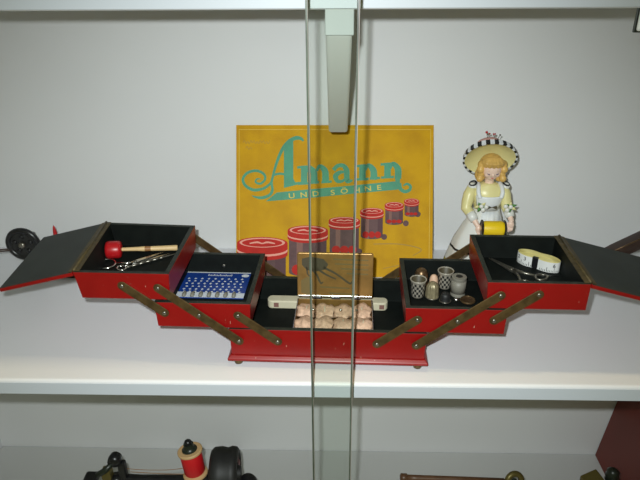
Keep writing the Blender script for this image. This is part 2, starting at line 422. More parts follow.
def skein_bm(sd):
    rnd = random.Random(sd); bm = BM(); n = 14; rings = []
    tw = rnd.uniform(-1, 1)
    for i in range(n):
        t = i/(n-1); x = -.0104+.0208*t; rr = .0052*(.72+.28*math.sin(PI*t))*(1+.12*math.sin(9*t+sd))
        rings.append([(x+.0012*math.sin(3*a+t*9), rr*2.6*math.cos(a)*(1+.10*math.sin(5*a+tw*6*t)), .0062+rr*1.12*math.sin(a)*(1+.16*math.sin(4*a+tw*8*t+sd))) for a in [2*PI*k/20 for k in range(20)]])
    loft(bm, rings); return bm
k = 0
for r_, y in enumerate((-.0160, .0120)):
    for c_ in range(4):
        p = W(.006-.0326+c_*.0217, .0410+y, .0178+.0155)
        o = new('thread_skein', skein_bm(k+3), 'skein', loc=p, rot=(R(random.uniform(-8, 8)), R(random.uniform(-5, 5)), BR+R((0, 180)[k % 2]+random.uniform(-4, 4))), smooth=True); k += 1
        tag(o, 'crumpled pinkish beige skein of thread packed in the open gold tin', 'thread', 'skeins in the gold tin')
        bm = BM(); torus(bm, (0, 0, .0063), .0078, .0007, (1, 0, 0), 22, 6, .72)
        new('tie_band', bm, 'cream', o, smooth=True)
for u, (x, y) in enumerate(((-.0225, .018), (.0095, .018), (.028, .018))):
    bm = BM(); ball(bm, (0, 0, 0), .0019); tag(new('pin_head', bm, 'steel', loc=W(.006+x-.002, .0410+y-.012, .0485-.0030), smooth=True), 'tiny shiny pin head among the beige skeins in the tin', 'pin', 'pin heads in the tin')
cb = empty('needle_case', W(-.0040, .0985, .0176), BR); tag(cb, 'long cream bone needle case lying behind the gold tin', 'needle case')
bm = BM(); out = []
for cx, a0 in ((.069, -PI/2), (-.069, PI/2)):
    for i in range(7): out.append((cx+.0055*math.cos(a0+PI*i/6), .0075*math.sin(a0+PI*i/6)))
prism(bm, out, 0, .011); new('case_body', bm, 'cream', cb, bevel=.0015)
for x in (-.063, .067):
    bm = BM(); box(bm, (x-.003, -.0078, .0025), (x+.003, -.0073, .0085)); new('end_mark', bm, 'inkmauve', cb)

# ------------------------------------------------------------------ left middle tray: blue needle card
nc = empty('needle_card', W(-.1405, .0835, .0532), BR); tag(nc, 'blue and white card of needles lying in the left lower tray', 'needle card')
bm = BM(); box(bm, (-.0405, -.0305, 0), (.0405, .0305, .0014)); cbd = new('card', bm, 'blue', nc, bevel=.0003)
bm = BM(); z = .0017
poly(bm, [(-.0405, -.0305), (.0405, -.0305), (.0405, -.0195), (-.0405, -.0185)], z-.00012, 1)
poly(bm, [(-.0405, .0283), (.0405, .0283), (.0405, .0305), (-.0405, .0305)], z-.00012, 0)
for i in range(17):                                      # worn white title
    x = -.012+i*.0018; h = (.0042, .0026, .0030, .0024)[i % 4]
    poly(bm, [(x, .0208), (x+.0011, .0208), (x+.0011, .0208+h), (x, .0208+h)], z, 0)
poly(bm, ell(.0345, .0225, .0048, .0036, 18), z, 0)
for r_, (y, n) in enumerate(((.0135, 9), (.0075, 10), (.0015, 10), (-.0055, 10), (-.0120, 10), (-.0175, 11))):
    for i in range(n):
        x = -.034+i*.066/(n-1)+(.0018 if r_ % 2 else 0)
        if r_ % 2 == 0: poly(bm, [(x-.0018, y), (x, y-.0022), (x+.0018, y), (x, y+.0022)], z, 1)
        else: poly(bm, [(x-.0014, y-.0011), (x+.0014, y-.0011), (x+.0010, y+.0013), (x-.0010, y+.0013)], z, 0)
new('printed_rows', bm, ['white', 'paleblue'], cbd)
for i in range(7):
    bm = BM(); lathe(bm, [(.0004, -.006), (.0022, -.0048), (.0026, -.001), (.0018, .0035), (.0004, .0048)], 12, (-.030+i*.0098, -.0248, .0028), (0, 1, 0)); new('needle_bundle', bm, 'greyreel', nc, smooth=True)

# ------------------------------------------------------------------ left upper tray: red headed stick, scissors
ZL2 = .0872
hd = empty('mushroom_darner', W(-.2590, .087, ZL2+.0105), BR); tag(hd, 'pale wooden stick with a red barrel head in the left upper tray', 'darning tool')
d = (Vector((-.1835, .1035, ZL2+.0065))-Vector((-.2590, .087, ZL2+.0105))).normalized()
bm = BM(); lathe(bm, [(.0066, -.0095), (.0094, -.0085), (.0105, -.006), (.0105, .006), (.0092, .0085), (.006, .0095)], 24, (0, 0, 0), d); new('head', bm, 'redhead', hd, smooth=True, autos=50)
bm = BM(); lathe(bm, [(.0022, .009), (.0025, .026), (.0031, .036), (.0031, .039), (.0029, .043), (.0032, .060), (.0035, .0735), (.0030, .0745)], 16, (0, 0, 0), d, mi=lambda k, i: 1 if k in (2, 3) else 0); new('handle', bm, ['wood', 'woodring'], hd, smooth=True, autos=60)
def scissors(name, p, rz, sc, label, mt, loops, open_=.10, hl=.03, bl=.04, tilt=0):
    s = empty(name, p, rot=(0, tilt, rz)); tag(s, label, 'scissors')
    for k, sg in enumerate((-1, 1)):
        z0 = .0012*k; bm = BM(); c, sn = math.cos(sg*open_), math.sin(sg*open_)
        def T(x, y): return (x*c-y*sn, x*sn+y*c)
        # blade along +x, tapering; shank along -x to the finger loop
        prism(bm, [T(-.004*sc, -.0022*sc), T(0, -.003*sc), T(bl*.6, -.002*sc), T(bl, 0), T(bl*.6, .0016*sc), T(0, .003*sc), T(-.004*sc, .0022*sc)], z0, z0+.0011)
        new('blade', bm, mt, s, bevel=.0002)
        lr, lsy, lx, ly = loops[k]
        bm = BM(); q = T(lx, ly); a = T(-.003*sc, 0)
        e = Vector((q[0], q[1])); dd = (Vector((a[0], a[1]))-e).normalized()*lr
        tube(bm, [(a[0], a[1], z0+.0007), ((a[0]+q[0]+dd.x)/2, (a[1]+q[1]+dd.y)/2+sg*.001, z0+.0012), (q[0]+dd.x, q[1]+dd.y, z0+.0012)], [.0018*sc, .0013*sc, .0011*sc], 8)
        new('shank', bm, mt, s, smooth=True)
        bm = BM(); torus(bm, (q[0], q[1], z0+.0014), lr, .0011*sc, (0, 0, 1), 28, 8, lsy); new('finger_loop', bm, mt, s, smooth=True)
    bm = BM(); lathe(bm, [(.0022*sc, .002), (.002*sc, .0028), (.0004, .0033)], 12); new('pivot_screw', bm, 'nickel', s, smooth=True)
    return s
scissors('embroidery_scissors', W(-.2290, .0720, ZL2+.0012), BR+R(40), 1.0, 'small steel scissors lying below the red headed stick', 'steel', ((.0120, .85, -.030, .014), (.0060, .8, -.020, -.006)), .08, bl=.044)
# a fine chain-like twisted bodkin next to the scissors
bm = BM(); pts = [W(-.2355+.055*t, .060+.042*t, ZL2+.0016) for t in [i/40 for i in range(41)]]
tube(bm, pts, [.0013+.0005*math.sin(i*1.3) if i < 26 else .0011-.0008*(i-26)/14 for i in range(41)], 8)
tag(new('bodkin', bm, 'nickel', smooth=True), 'twisted steel bodkin lying in front of the small scissors', 'bodkin')

# ------------------------------------------------------------------ right middle tray: thimbles, spool, disc
ZR1 = .0537
def thimble_open(x, y, label, mt='thim', rt_=.0094, rb=.0074, h=.0240, knurl=True):
    t = empty('thimble', W(x, y, ZR1), BR); tag(t, label, 'thimble')
    bm = BM(); n = 20; rows = 5
    prof = [(.3*rb, 0), (rb*.85, .0008), (rb, .0032)] + [(rb+(rt_*.9-rb)*i/rows, .0032+(h-.0072)*i/rows) for i in range(1, rows+1)]
    rings = []
    for k_, (r, z) in enumerate(prof): rings.append(ring((0, 0, z), r, n))
    inner = [ring((0, 0, h-.004), rt_*.9-.0007, n), ring((0, 0, .002), rb-.001, n)]
    loft(bm, rings, caps=False, mi=lambda k_, i: ((i//1+k_) % 2 if (knurl and k_ >= 2) else 0))
    bm.faces.new([v for v in bm.verts[:n]]) if False else None
    bmesh.ops.remove_doubles(bm, verts=bm.verts[:], dist=1e-7)
    new('cup', bm, [mt, 'blackm'], t, smooth=True)
    bm = BM()
    loft(bm, [ring((0, 0, h-.0042), rt_*.9, n), ring((0, 0, h-.002), rt_, n), ring((0, 0, h-.0006), rt_*1.04, n), ring((0, 0, h), rt_, n), ring((0, 0, h-.0008), rt_*.88, n), ring((0, 0, .004), rb*.85, n)], caps=False, mi=lambda k_, i: 1 if k_ == 4 else 0)
    new('rim', bm, [mt, 'print_shade_dark'], t, smooth=True)  # inner wall darkened: shade inside the cup put into its colour
    bm = BM(); bm.faces.new([bm.verts.new(p) for p in ring((0, 0, .0042), rb*.86, n)]); new('inside_bottom', bm, 'print_shade_dark', t)  # dark disc paints the shade at the cup's bottom
    return t
thimble_open(.1025, .0672, 'silver thimble with checkered sides, frontmost in the right lower tray')
thimble_open(.1365, .0890, 'silver checkered thimble with wide open rim, standing before the grey reel')
trn = [o for o in COL.objects if o.name.startswith('thimble')]
trn[1]['label'] = 'silver checkered thimble with wide open rim, behind and left of the grey reel'
def dome(name, x, y, r, h, mt, label, cat, ridges=0, base=None):
    t = empty(name, W(x, y, ZR1), BR); tag(t, label, cat)
    bm = BM(); n = 40; prof = [(1.0, 0), (1.04, .05), (.98, .12), (.95, .5), (.88, .72), (.70, .88), (.42, .97), (.05, 1.0)]
    rings = []
    for q, z in prof: rings.append([(r*q*(1+(.07*math.cos(ridges*2*PI*i/n) if ridges and .1 < z < .95 else 0))*math.cos(2*PI*i/n), r*q*(1+(.07*math.cos(ridges*2*PI*i/n) if ridges and .1 < z < .95 else 0))*math.sin(2*PI*i/n), h*z) for i in range(n)])
    loft(bm, rings); new('body', bm, mt, t, smooth=True)
    bm = BM(); torus(bm, (0, 0, h*.05), r*1.0, .0007); new('rim_band', bm, base or mt, t, smooth=True)
    return t
dome('thimble', .1085, .0925, .0088, .0240, 'bronze', 'brown bronze thimble with domed top, at the back left of the thimbles', 'thimble', base='steel')
dome('thimble', .1192, .0665, .0076, .0205, 'beige', 'ridged grey beige thimble between the two checkered silver ones', 'thimble', 10, 'nickel')
dome('thimble', .1228, .0868, .0055, .0190, 'skein', 'narrow pinkish thimble behind the ridged grey beige one', 'thimble')
dome('thimble', .1335, .0590, .0062, .0110, 'blackm', 'low dark thimble in front of the grey reel', 'thimble', base='nickel')
rl = empty('thread_reel', W(.1500, .0745, ZR1), BR); tag(rl, 'grey thread reel with a dark hole on top, rightmost upright one', 'thread reel')
rl['label'] = 'grey upright thread reel with a dark hole in its top'
bm = BM(); n = 28
loft(bm, [ring((0, 0, z), r, n) for r, z in ((.0085, 0), (.0087, .0015), (.0080, .003), (.0080, .0205), (.0087, .022), (.0085, .0238), (.0036, .0240), (.0034, .0100))], caps=True); new('reel_body', bm, 'greyreel', rl, smooth=True, autos=45)
bm = BM(); lathe(bm, [(.0086, .0042), (.0087, .012), (.0086, .0195)], 28); new('thread', bm, 'greyreel', rl, smooth=True)
bm = BM(); bm.faces.new([bm.verts.new(p) for p in ring((0, 0, .0242), .0040, 20)]); new('hole', bm, 'blackm', rl)  # black disc over the bore stands in for its shade
bt = empty('button', W(.1592, .0588, ZR1), BR); tag(bt, 'flat brown bronze button lying beside the grey reel', 'button')
bm = BM(); lathe(bm, [(.0070, 0), (.0086, .0008), (.0088, .0018), (.0080, .0026), (.0066, .0022), (.001, .0024)], 28); new('disc', bm, 'bronze', bt, smooth=True, autos=50)
bm = BM(); torus(bm, (0, 0, .0024), .0080, .0005); new('raised_edge', bm, 'brass', bt, smooth=True)
bm = BM(); ball(bm, (0, 0, .0026), .0026, (1.3, 1, 1)); tag(new('snap_fastener', bm, 'steel', loc=W(.1462, .0575, ZR1), smooth=True), 'tiny shiny metal stud beside the flat bronze button', 'fastener')

# ------------------------------------------------------------------ right upper tray: tape measure, scissors
ZR2 = .0857
tm = empty('tape_measure', W(.2415, .0890, ZR2), BR+R(-36)); tag(tm, 'white and yellow tape measure wound in a figure of eight', 'tape measure')
def eight(off, n=72):
    out = []
    for i in range(n):
        t = 2*PI*i/n; x = .0135*math.cos(t)*1.0
        # two lobes with a pinched waist
        rr = .0125+off
        x = (.0135+off*.0)*math.cos(t)+rr*math.cos(t)*.92; y = (rr*.98)*math.sin(t)*(.66+.30*math.cos(2*t)*-1*-1 if False else .86-.22*math.exp(-(x/.009)**2))
        out.append((x, y))
    return out
bm = BM(); prism(bm, eight(0), 0, .0128, 0, 0); new('wound_tape', bm, ['tapew'], tm)
for k_ in range(6):
    o = eight(-.0003-.0019*k_); i_ = eight(-.0012-.0019*k_)
    bm = BM(); n = len(o); a = [bm.verts.new((x, y, .0126)) for x, y in o]; b = [bm.verts.new((x, y, .0126)) for x, y in i_]
    c_ = [bm.verts.new((x, y, .0136)) for x, y in o]; d_ = [bm.verts.new((x, y, .0136)) for x, y in i_]
    for i in range(n):
        j = (i+1) % n
        bm.faces.new((c_[i], c_[j], d_[j], d_[i])); bm.faces.new((a[i], a[j], c_[j], c_[i])); bm.faces.new((b[i], b[j], d_[j], d_[i])); bm.faces.new((a[i], a[j], b[j], b[i]))
    new('tape_turn', bm, 'tapey', tm, smooth=True)
bm = BM(); bm.faces.new([bm.verts.new((x, y, .0129)) for x, y in eight(-.0002)]); new('tape_core', bm, 'tapey', tm)
# printed ticks on the outer turn
E8 = eight(.0002); bm = BM()
for i in range(37, 71):
    p, q = Vector(E8[i]), Vector(E8[(i+1) % 72]); dd = q-p
    if abs(p.x+.0015) < .005: continue
    hh = .0062 if i % 5 == 0 else .003
    a, b = p+dd*.35, p+dd*.65
    bm.faces.new([bm.verts.new(v) for v in ((a.x, a.y, .0004), (b.x, b.y, .0004), (b.x, b.y, hh), (a.x, a.y, hh))])
new('tick_marks', bm, 'black', tm)
for s_, i in (('2', 43), ('3', 48), ('6', 65)):
    p, q = Vector(E8[i]), Vector(E8[i+1]); dd = (q-p).normalized(); nn = Vector((dd.y, -dd.x))
    mw = Matrix(((dd.x, 0, nn.x, p.x+nn.x*.0003), (dd.y, 0, nn.y, p.y+nn.y*.0003), (0, 1, 0, .0088), (0, 0, 0, 1)))
    textmesh('tape_number', s_, .0062, 'black', tm, mw, .0001)
bm = BM(); e = eight(.0007); box(bm, (-.0045, e[54][1]-.0008, .0002), (.0025, e[54][1]+.0035, .0140)); new('clip', bm, 'black', tm, bevel=.0008)
scissors('scissors', W(.2085, .0755, ZR2+.0006), BR+R(125), 1.25, 'steel scissors lying in front of the wound tape measure', 'nickel', ((.0072, .8, -.030, .012), (.0072, .8, -.033, -.010)), .06, bl=.034)
bm = BM(); tube(bm, [W(.232, .064, ZR2+.0013), W(.245, .0625, ZR2+.0013), W(.2585, .062, ZR2+.0008)], [.0012, .001, .0003], 8); tag(new('needle', bm, 'steel', smooth=True), 'thick steel needle pointing right below the tape measure', 'needle')

# ------------------------------------------------------------------ the yellow advertising card leaning on the wall
PW, PH, TL = .2770, .2134, R(24.1)
po = empty('advertising_card', (-.0037, -.0915, .0006), rot=(PI/2-TL, 0, 0)); tag(po, 'yellow advertising card with green script and red lidded jars, leaning on the wall', 'sign')
bm = BM(); box(bm, (-PW/2, 0, -.0018), (PW/2, PH, 0), 1)
for f in bm.faces:
    if f.calc_center_median().z > -.0001: f.material_index = 0
pb = new('card', bm, ['yellow', 'cardedge'], po, bevel=.0003)
K = PW/198
def pp(u, v): return ((u-334.5)*K, PH*(277.5-v)/152.5)
def z7(x, y): return pp(225+x/2.909, 115+y/2.909)
def z6(x, y): return pp(230+x/5.645, 120+y/5.645)
def z8(x, y): return pp(230+x/3.048, 190+y/3.048)
K7, K6, K8 = K/2.909, K/5.645, K/3.048
def st(bm, f, k_, pts, z, mi=0, smooth=True, n=8): stroke(bm, [(*f(x, y), wd*k_) for x, y, wd in pts], z, mi, n, smooth)
bm = BM(); z = .0003
for a, b in (((238, 129.5), (430.5, 129.5)), ((430.5, 129.5), (430.0, 274)), ((238.5, 129.5), (238.8, 274))):
    stroke(bm, [(*pp(*a), .0007), (*pp(*b), .0007)], .00012, 0, 1, False)
for row, x0, x1 in ((125, 70, 240), (158, 85, 130)):       # faint pencilled scrawl, not legible in the photo
    n = int((x1-x0)/9); st(bm, z6, K6, [(x0+i*9, row+(-9 if i % 2 else 9)*(1 if i % 3 else .4), 2.6) for i in range(n)], .00015, 1)
new('worn_marks', bm, ['emboss', 'pencil'], pb)
bm = BM()
# capital A: stem with hook, thin left stroke with tail, crossbar and curl
st(bm, z6, K6, [(414, 118, 10), (398, 104, 18), (370, 102, 22), (335, 118, 20), (305, 150, 20), (280, 195, 17), (258, 255, 15), (243, 310, 14), (233, 355, 14), (238, 395, 15), (222, 425, 17), (180, 440, 17), (140, 436, 10), (122, 428, 3)], z)
poly(bm, [z6(x, y) for x, y in ((352, 100), (356, 110), (357, 330), (368, 352), (395, 350), (412, 346), (412, 358), (370, 368), (304, 384), (303, 150))], z+.00004)
st(bm, z6, K6, [(240, 312, 13), (275, 304, 13), (306, 306, 13)], z+.00008)
st(bm, z6, K6, [(238, 345, 12), (215, 370, 14), (180, 390, 16), (130, 396, 17), (85, 372, 16), (70, 335, 15), (95, 300, 15), (145, 287, 15), (188, 305, 14), (196, 335, 13), (170, 360, 13), (143, 352, 11), (150, 334, 9), (172, 334, 4)], z+.00012)
def slab_stem(x, yt, yb, wd, zz_, top=True, bot=True, lf=9, rf=9):
    poly(bm, [z7(x, yt), z7(x+wd, yt-1.5), z7(x+wd, yb-1.5), z7(x, yb)], zz_)
    if bot: poly(bm, [z7(x-lf, yb+1), z7(x+wd+rf, yb-1), z7(x+wd+rf, yb-8), z7(x-lf, yb-6)], zz_+.00003)
    if top: poly(bm, [z7(x-lf-2, yt+1), z7(x+wd, yt-1), z7(x+wd, yt+7), z7(x-lf-2, yt+8)], zz_+.00003)
def arch(x0, y0, x1, y1, wd):
    st(bm, z7, K7, [(x0, y0, 8), ((x0*.6+x1*.4), y0-13, 10), (x1-2, y0-11, wd*.75), (x1+wd*.42, y0+3, wd), (x1+wd*.42, y1, wd)], z+.00007)
# m
slab_stem(221, 148, 203, 19, z); arch(237, 166, 251, 200, 19); slab_stem(251, 185, 200, 19, z, top=False, lf=3, rf=4)
arch(267, 163, 284, 197, 19); slab_stem(284, 182, 198, 19, z, top=False, lf=3, rf=8)
# a
st(bm, z7, K7, [(316, 160, 12), (328, 148, 11), (344, 147, 12), (354, 160, 16), (355, 180, 16), (358, 192, 14), (372, 190, 5)], z)
st(bm, z7, K7, [(350, 165, 6), (334, 167, 11), (322, 178, 15), (328, 192, 11), (342, 192, 8), (352, 183, 6)], z+.00009)
# n, n
slab_stem(391, 144, 190, 19, z); arch(408, 160, 425, 188, 19); slab_stem(425, 172, 187, 19, z, top=False, lf=3, rf=8)
slab_stem(464, 139, 184, 19, z); arch(481, 155, 496, 185, 19)
st(bm, z7, K7, [(503, 160, 15), (503, 180, 15), (504, 198, 12), (510, 213, 11), (524, 222, 10), (538, 217, 9), (540, 206, 8), (530, 200, 7), (520, 205, 4)], z+.00012)
new('printed_script', bm, 'green', pb)
bm = BM()
poly(bm, [z7(x, y) for x, y in ((118, 252), (150, 226), (250, 216), (380, 204), (500, 192), (514, 198), (516, 214), (498, 217), (380, 228), (250, 241))], .0002)
new('printed_banner', bm, 'green', pb)
for ch, x, y in (('U', 194, 236), ('N', 229, 233), ('D', 264, 230), ('S', 314, 226), ('Ö', 348, 222), ('H', 385, 219.5), ('N', 417, 214.5), ('E', 449, 211)):
    X, Y = z7(x, y); textmesh('printed_letter', ch, .0098, 'letter', pb, Matrix.Translation((X, Y, .0005)) @ Matrix.Rotation(R(5.5), 4, 'Z'), .00012, sx=1.35)
# six thread jars, printed
def jar(cx, cy, rx, ry, lid_h, body_h, z, content):
    """cx, cy: lid centre in crop-8 coordinates"""
    bm = BM(); e = lambda c_y, r_x, r_y, n=28: [z8(x, y) for x, y in ell(cx, c_y, r_x, r_y, n)]
    yb = cy+lid_h
    side = [z8(x, y) for x, y in ell(cx, yb+body_h, rx*.93, ry*.9, 16, 0, PI)]
    poly(bm, [z8(cx-rx*.93, yb), *reversed(side), z8(cx+rx*.93, yb)], z, 3)
    poly(bm, [z8(cx-rx*.55, yb), z8(cx-rx*.55, yb+body_h+ry*.7), z8(cx-rx*.25, yb+body_h+ry*.85), z8(cx-rx*.25, yb)], z+.00003, 4)
    poly(bm, [z8(cx+rx*.5, yb), z8(cx+rx*.5, yb+body_h+ry*.7), z8(cx+rx*.93, yb+body_h+ry*.2), z8(cx+rx*.93, yb)], z+.00003, 5)
    if content:
        h = content
        for q in (-.52, 0, .52):
            poly(bm, [z8(x, y) for x, y in ell(cx+rx*q, yb+body_h-h*.3, rx*.27, h*.62, 18)], z+.00006, 0)
    lo = [z8(x, y) for x, y in ell(cx, yb, rx, ry, 16, 0, PI)]
    poly(bm, [z8(cx-rx, cy), *reversed(lo), z8(cx+rx, cy)], z+.00009, 0)
    lo = [z8(x, y) for x, y in ell(cx, cy+lid_h*.50, rx*1.0, ry, 16, 0, PI)]; l2 = [z8(x, y) for x, y in ell(cx, cy+lid_h*.68, rx*1.0, ry, 16, 0, PI)]
    poly(bm, [*lo, *reversed(l2)], z+.00012, 1)
    poly(bm, e(cy, rx, ry), z+.00015, 0); poly(bm, e(cy-ry*.04, rx*.90, ry*.84), z+.00018, 1); poly(bm, e(cy, rx*.80, ry*.68), z+.00021, 0)
    st(bm, z8, K8, [(cx-rx*.5, cy+ry*.1, ry*.2), (cx-rx*.2, cy-ry*.1, ry*.3), (cx, cy+ry*.1, ry*.2), (cx+rx*.2, cy-ry*.1, ry*.3), (cx+rx*.5, cy+ry*.1, ry*.2)], z+.00024, 1)
    return new('printed_jar', bm, ['inkred', 'inkpink', 'inkdark', 'inkgrey', 'inkmauve', 'inkdark'], pb)
jar(555, 33, 23, 8, 9, 32, .0003, 7); jar(502, 45, 29, 9, 11, 42, .0006, 9); jar(434, 64, 36, 10, 15, 62, .0009, 16)
jar(350, 93, 48, 11, 18, 78, .0012, 20); jar(238, 124, 62, 15, 24, 105, .0015, 26); jar(98, 163, 78, 18, 36, 60, .0018, 0)
bm = BM()
for x, y in ((396, 188), (472, 143), (538, 101), (574, 73)): poly(bm, [z8(*p) for p in ell(x, y, 9, 9, 14)], .0003, 0)
st(bm, z8, K8, [(440, 165, 3), (520, 165, 3), (585, 180, 3), (560, 200, 2)], .0002, 1); st(bm, z8, K8, [(470, 240, 2), (540, 225, 2), (590, 215, 2)], .0002, 1)
new('printed_thread_ends', bm, ['inkgrey', 'pencil'], pb)

# ------------------------------------------------------------------ the porcelain pincushion doll
DX, DY = .2005, -.085
dl = empty('doll_figurine', (DX-.0025, DY, .0)); tag(dl, 'porcelain girl figurine in white apron and pincushion hat, behind the right trays', 'figurine')
def lx(wx): return wx-DX
bm = BM(); n = 40; rings = []; zs = []
for z, a, b, ry, cy in ((.0, .150, .2275, .033, .004), (.004, .1505, .2285, .0335, .004), (.028, .1545, .2300, .032, .003), (.0285, .1547, .2300, .0318, .003), (.046, .1600, .2300, .030, .002), (.0465, .1602, .2302, .0303, .002), (.0490, .1610, .2302, .030, .002), (.0495, .1611, .2298, .0297, .002), (.060, .1640, .2300, .026, .001), (.080, .1735, .2275, .021, 0), (.095, .182, .2235, .0165, 0), (.105, .1865, .2200, .0140, 0), (.108, .187, .2195, .0135, 0)):
    rings.append([(lx((a+b)/2)+(b-a)/2*math.cos(t)*(1+.025*math.sin(9*t)*(1 if z < .09 else 0)), cy+ry*math.sin(t)*(1+.03*math.sin(9*t)*(1 if z < .09 else 0)), z) for t in [2*PI*i/n for i in range(n)]]); zs.append(z)
loft(bm, rings, mi=lambda k, i: 1 if zs[k] < .028 else (2 if .0464 < zs[k] < .0491 else 0))
new('skirt', bm, ['porcelain', 'olivebrown', 'blackm'], dl, smooth=True)
# apron over the skirt front
bm = BM(); rings = []
for z, a, b, ry in ((.030, .176, .2270, .0345), (.045, .178, .2265, .0325), (.060, .181, .2255, .0290), (.080, .185, .2235, .0235), (.095, .1885, .2215, .0188), (.105, .191, .2195, .0160)):
    rings.append([(lx((a+b)/2)+(b-a)/2*math.cos(t)*(1+.05*math.sin(7*t)), (ry+.001)*math.sin(t)*(1+.03*math.cos(14*t)), z) for t in [PI+PI*i/24 for i in range(25)]])
loft(bm, rings, caps=False, closed=False)
ap = new('apron', bm, 'white', dl, smooth=True); so = ap.modifiers.new('solid', 'SOLIDIFY'); so.thickness = .0012
# bodice
bm = BM(); n = 28; cx = lx(.2025)
loft(bm, [[(cx+rx*math.cos(t), cy+ry*math.sin(t), z) for t in [2*PI*i/n for i in range(n)]] for z, rx, ry, cy in ((.100, .0155, .0125, 0), (.107, .0165, .0132, 0), (.118, .0195, .0152, -.001), (.127, .0215, .0152, -.001), (.1345, .0215, .0125, 0), (.1385, .0150, .0095, 0), (.141, .009, .008, -.001))])
new('bodice', bm, 'dressy', dl, smooth=True)
bm = BM(); rings = []
for z, hw_, ry in ((.106, .0130, .0147), (.116, .0155, .0162), (.124, .0170, .0170), (.1265, .0172, .0168)):
    rings.append([(cx+hw_*math.sin(t)*1.15, -.001-ry*math.cos(t*.9), z) for t in [-1.1+2.2*i/16 for i in range(17)]])
loft(bm, rings, caps=False, closed=False)
o = new('apron_bib', bm, 'white', dl, smooth=True); so = o.modifiers.new('solid', 'SOLIDIFY'); so.thickness = .001; so.offset = 0
for s in (-1, 1):
    bm = BM(); pts = [(cx+s*.0135, -.0165, .125), (cx+s*.0155, -.0142, .1315), (cx+s*.0150, -.008, .1378), (cx+s*.0140, .000, .1400)]
    tube(bm, spline(pts, 5), .0028, 8); new('shoulder_strap', bm, 'white', dl, smooth=True)
    bm = BM(); ball(bm, (cx+s*.0215, -.002, .1365), .0062, (1, 1, .75)); new('puff_shoulder', bm, 'porcelain', dl, smooth=True)
    bm = BM(); torus(bm, (cx+s*.0215, -.003, .1405), .0045, .0012, (s*.4, -.3, 1), 18, 6); new('black_trim', bm, 'blackm', dl, smooth=True)
# skin: head, neck, forearms and hands as one continuous surface
A = {-1: ((lx(.1795), -.001, .133), (lx(.1740), -.008, .110), (lx(.1880), -.026, .0890)), 1: ((lx(.2225), -.001, .133), (lx(.2268), -.008, .111), (lx(.2318), -.024, .0945))}
HC = Vector((cx-.0005, -.0060, .1625)); HT = Matrix.Rotation(R(16), 3, 'X')
bm = BM()
ball(bm, HC, .0134, (1.0, 1.0, 1.12), 24, 16, rot=HT)
ball(bm, HC+HT @ Vector((0, -.0045, -.0070)), .0082, (1.0, .9, .9), 16, 12)
for s in (-1, 1): ball(bm, HC+HT @ Vector((s*.0055, -.0085, -.0035)), .0046, (1, .7, .9), 12, 8)
ball(bm, HC+HT @ Vector((0, -.0132, -.0022)), .0018, (1, 1, 1.2), 10, 8)
tube(bm, [HC+Vector((0, .003, -.006)), (cx, 0, .143), (cx, 0, .128)], [.006, .0058, .008], 14)
for s in (-1, 1):
    sh, el, ha = (Vector(p) for p in A[s])
    tube(bm, [(cx, 0, .130), sh, sh.lerp(el, .5), el, el.lerp(ha, .5), ha], [.006, .0055, .0052, .0048, .0040, .0034], 12)
    d = (ha-el).normalized(); side = Vector((1, 0, 0))*(-s)
    if s < 0: tgt = Vector((.35, -.25, -.9)).normalized()
    else: tgt = Vector((-.25, -.25, -.93)).normalized()
    acr = tgt.cross(Vector((0, -1, .2))).normalized()
    ball(bm, ha+tgt*.004, .0046, (1, .72, 1.2), 12, 8)
    for k_, (o_, ln) in enumerate(((-.0033, .0072), (-.0011, .0084), (.0011, .0080), (.0033, .0064))):
        p0 = ha+tgt*.006+acr*o_; p1 = p0+tgt*ln*.55+Vector((0, -.0006, 0)); p2 = p1+tgt*ln*.4+Vector((-s*.0012, .0022, 0))
        tube(bm, [ha+tgt*.002+acr*o_*.8, p0, p1, p2], [.0013, .0013, .0012, .0009], 8)
    th = acr*(.0045 if acr.x*(-s) > 0 else -.0045)
    tube(bm, [ha+tgt*.001, ha+tgt*.003+th*1.1, ha+tgt*.0075+th*1.35+Vector((0, -.001, 0))], [.0016, .0014, .001], 8)
bd = new('body', bm, 'skin', dl, smooth=True); rm = bd.modifiers.new('merge', 'REMESH'); rm.mode = 'VOXEL'; rm.voxel_size = .00055; rm.use_smooth_shade = True
for s in (-1, 1):                                       # yellow sleeves, white cuffs
    sh, el, ha = (Vector(p) for p in A[s])
    bm = BM(); tube(bm, [sh+Vector((-s*.002, 0, .001)), sh.lerp(el, .35), sh.lerp(el, .75), el+Vector((0, -.001, -.002)), el.lerp(ha, .35)], [.0070, .0080, .0076, .0070, .0062], 16); new('sleeve', bm, 'dressy', dl, smooth=True)
    bm = BM(); tube(bm, [el.lerp(ha, .34), el.lerp(ha, .55), el.lerp(ha, .72)], [.0066, .0064, .0054], 16); new('cuff', bm, 'porcelain', dl, smooth=True)
    fc = Vector((lx(.1895 if s < 0 else .2268), -.0235, .1165)); sp = empty('flower_sprig', (0, 0, 0)); sp.parent = dl
    for k_ in range(6):
        a = k_*1.05+(0 if s < 0 else .5); d = Vector((math.cos(a), -.35, math.sin(a)*.8)); t = Vector((-math.sin(a), 0, math.cos(a)))
        bm = BM(); q = [fc+d*.001, fc+d*.004+t*.0024, fc+d*.0095, fc+d*.004-t*.0024]; top = [p+Vector((0, -.0009, 0)) for p in q]
        loft(bm, [q, top]); new('leaf', bm, 'leaf' if k_ % 2 == 0 else 'brim', sp, smooth=True)
    for k_ in range(3):
        a = k_*2.1+.4; bm = BM(); ball(bm, fc+Vector((math.cos(a)*.0038+.003*s*-1, -.003, math.sin(a)*.0032-.001)), .0030, (1, .7, 1), 10, 8); new('blossom', bm, 'porcelain', sp, smooth=True)
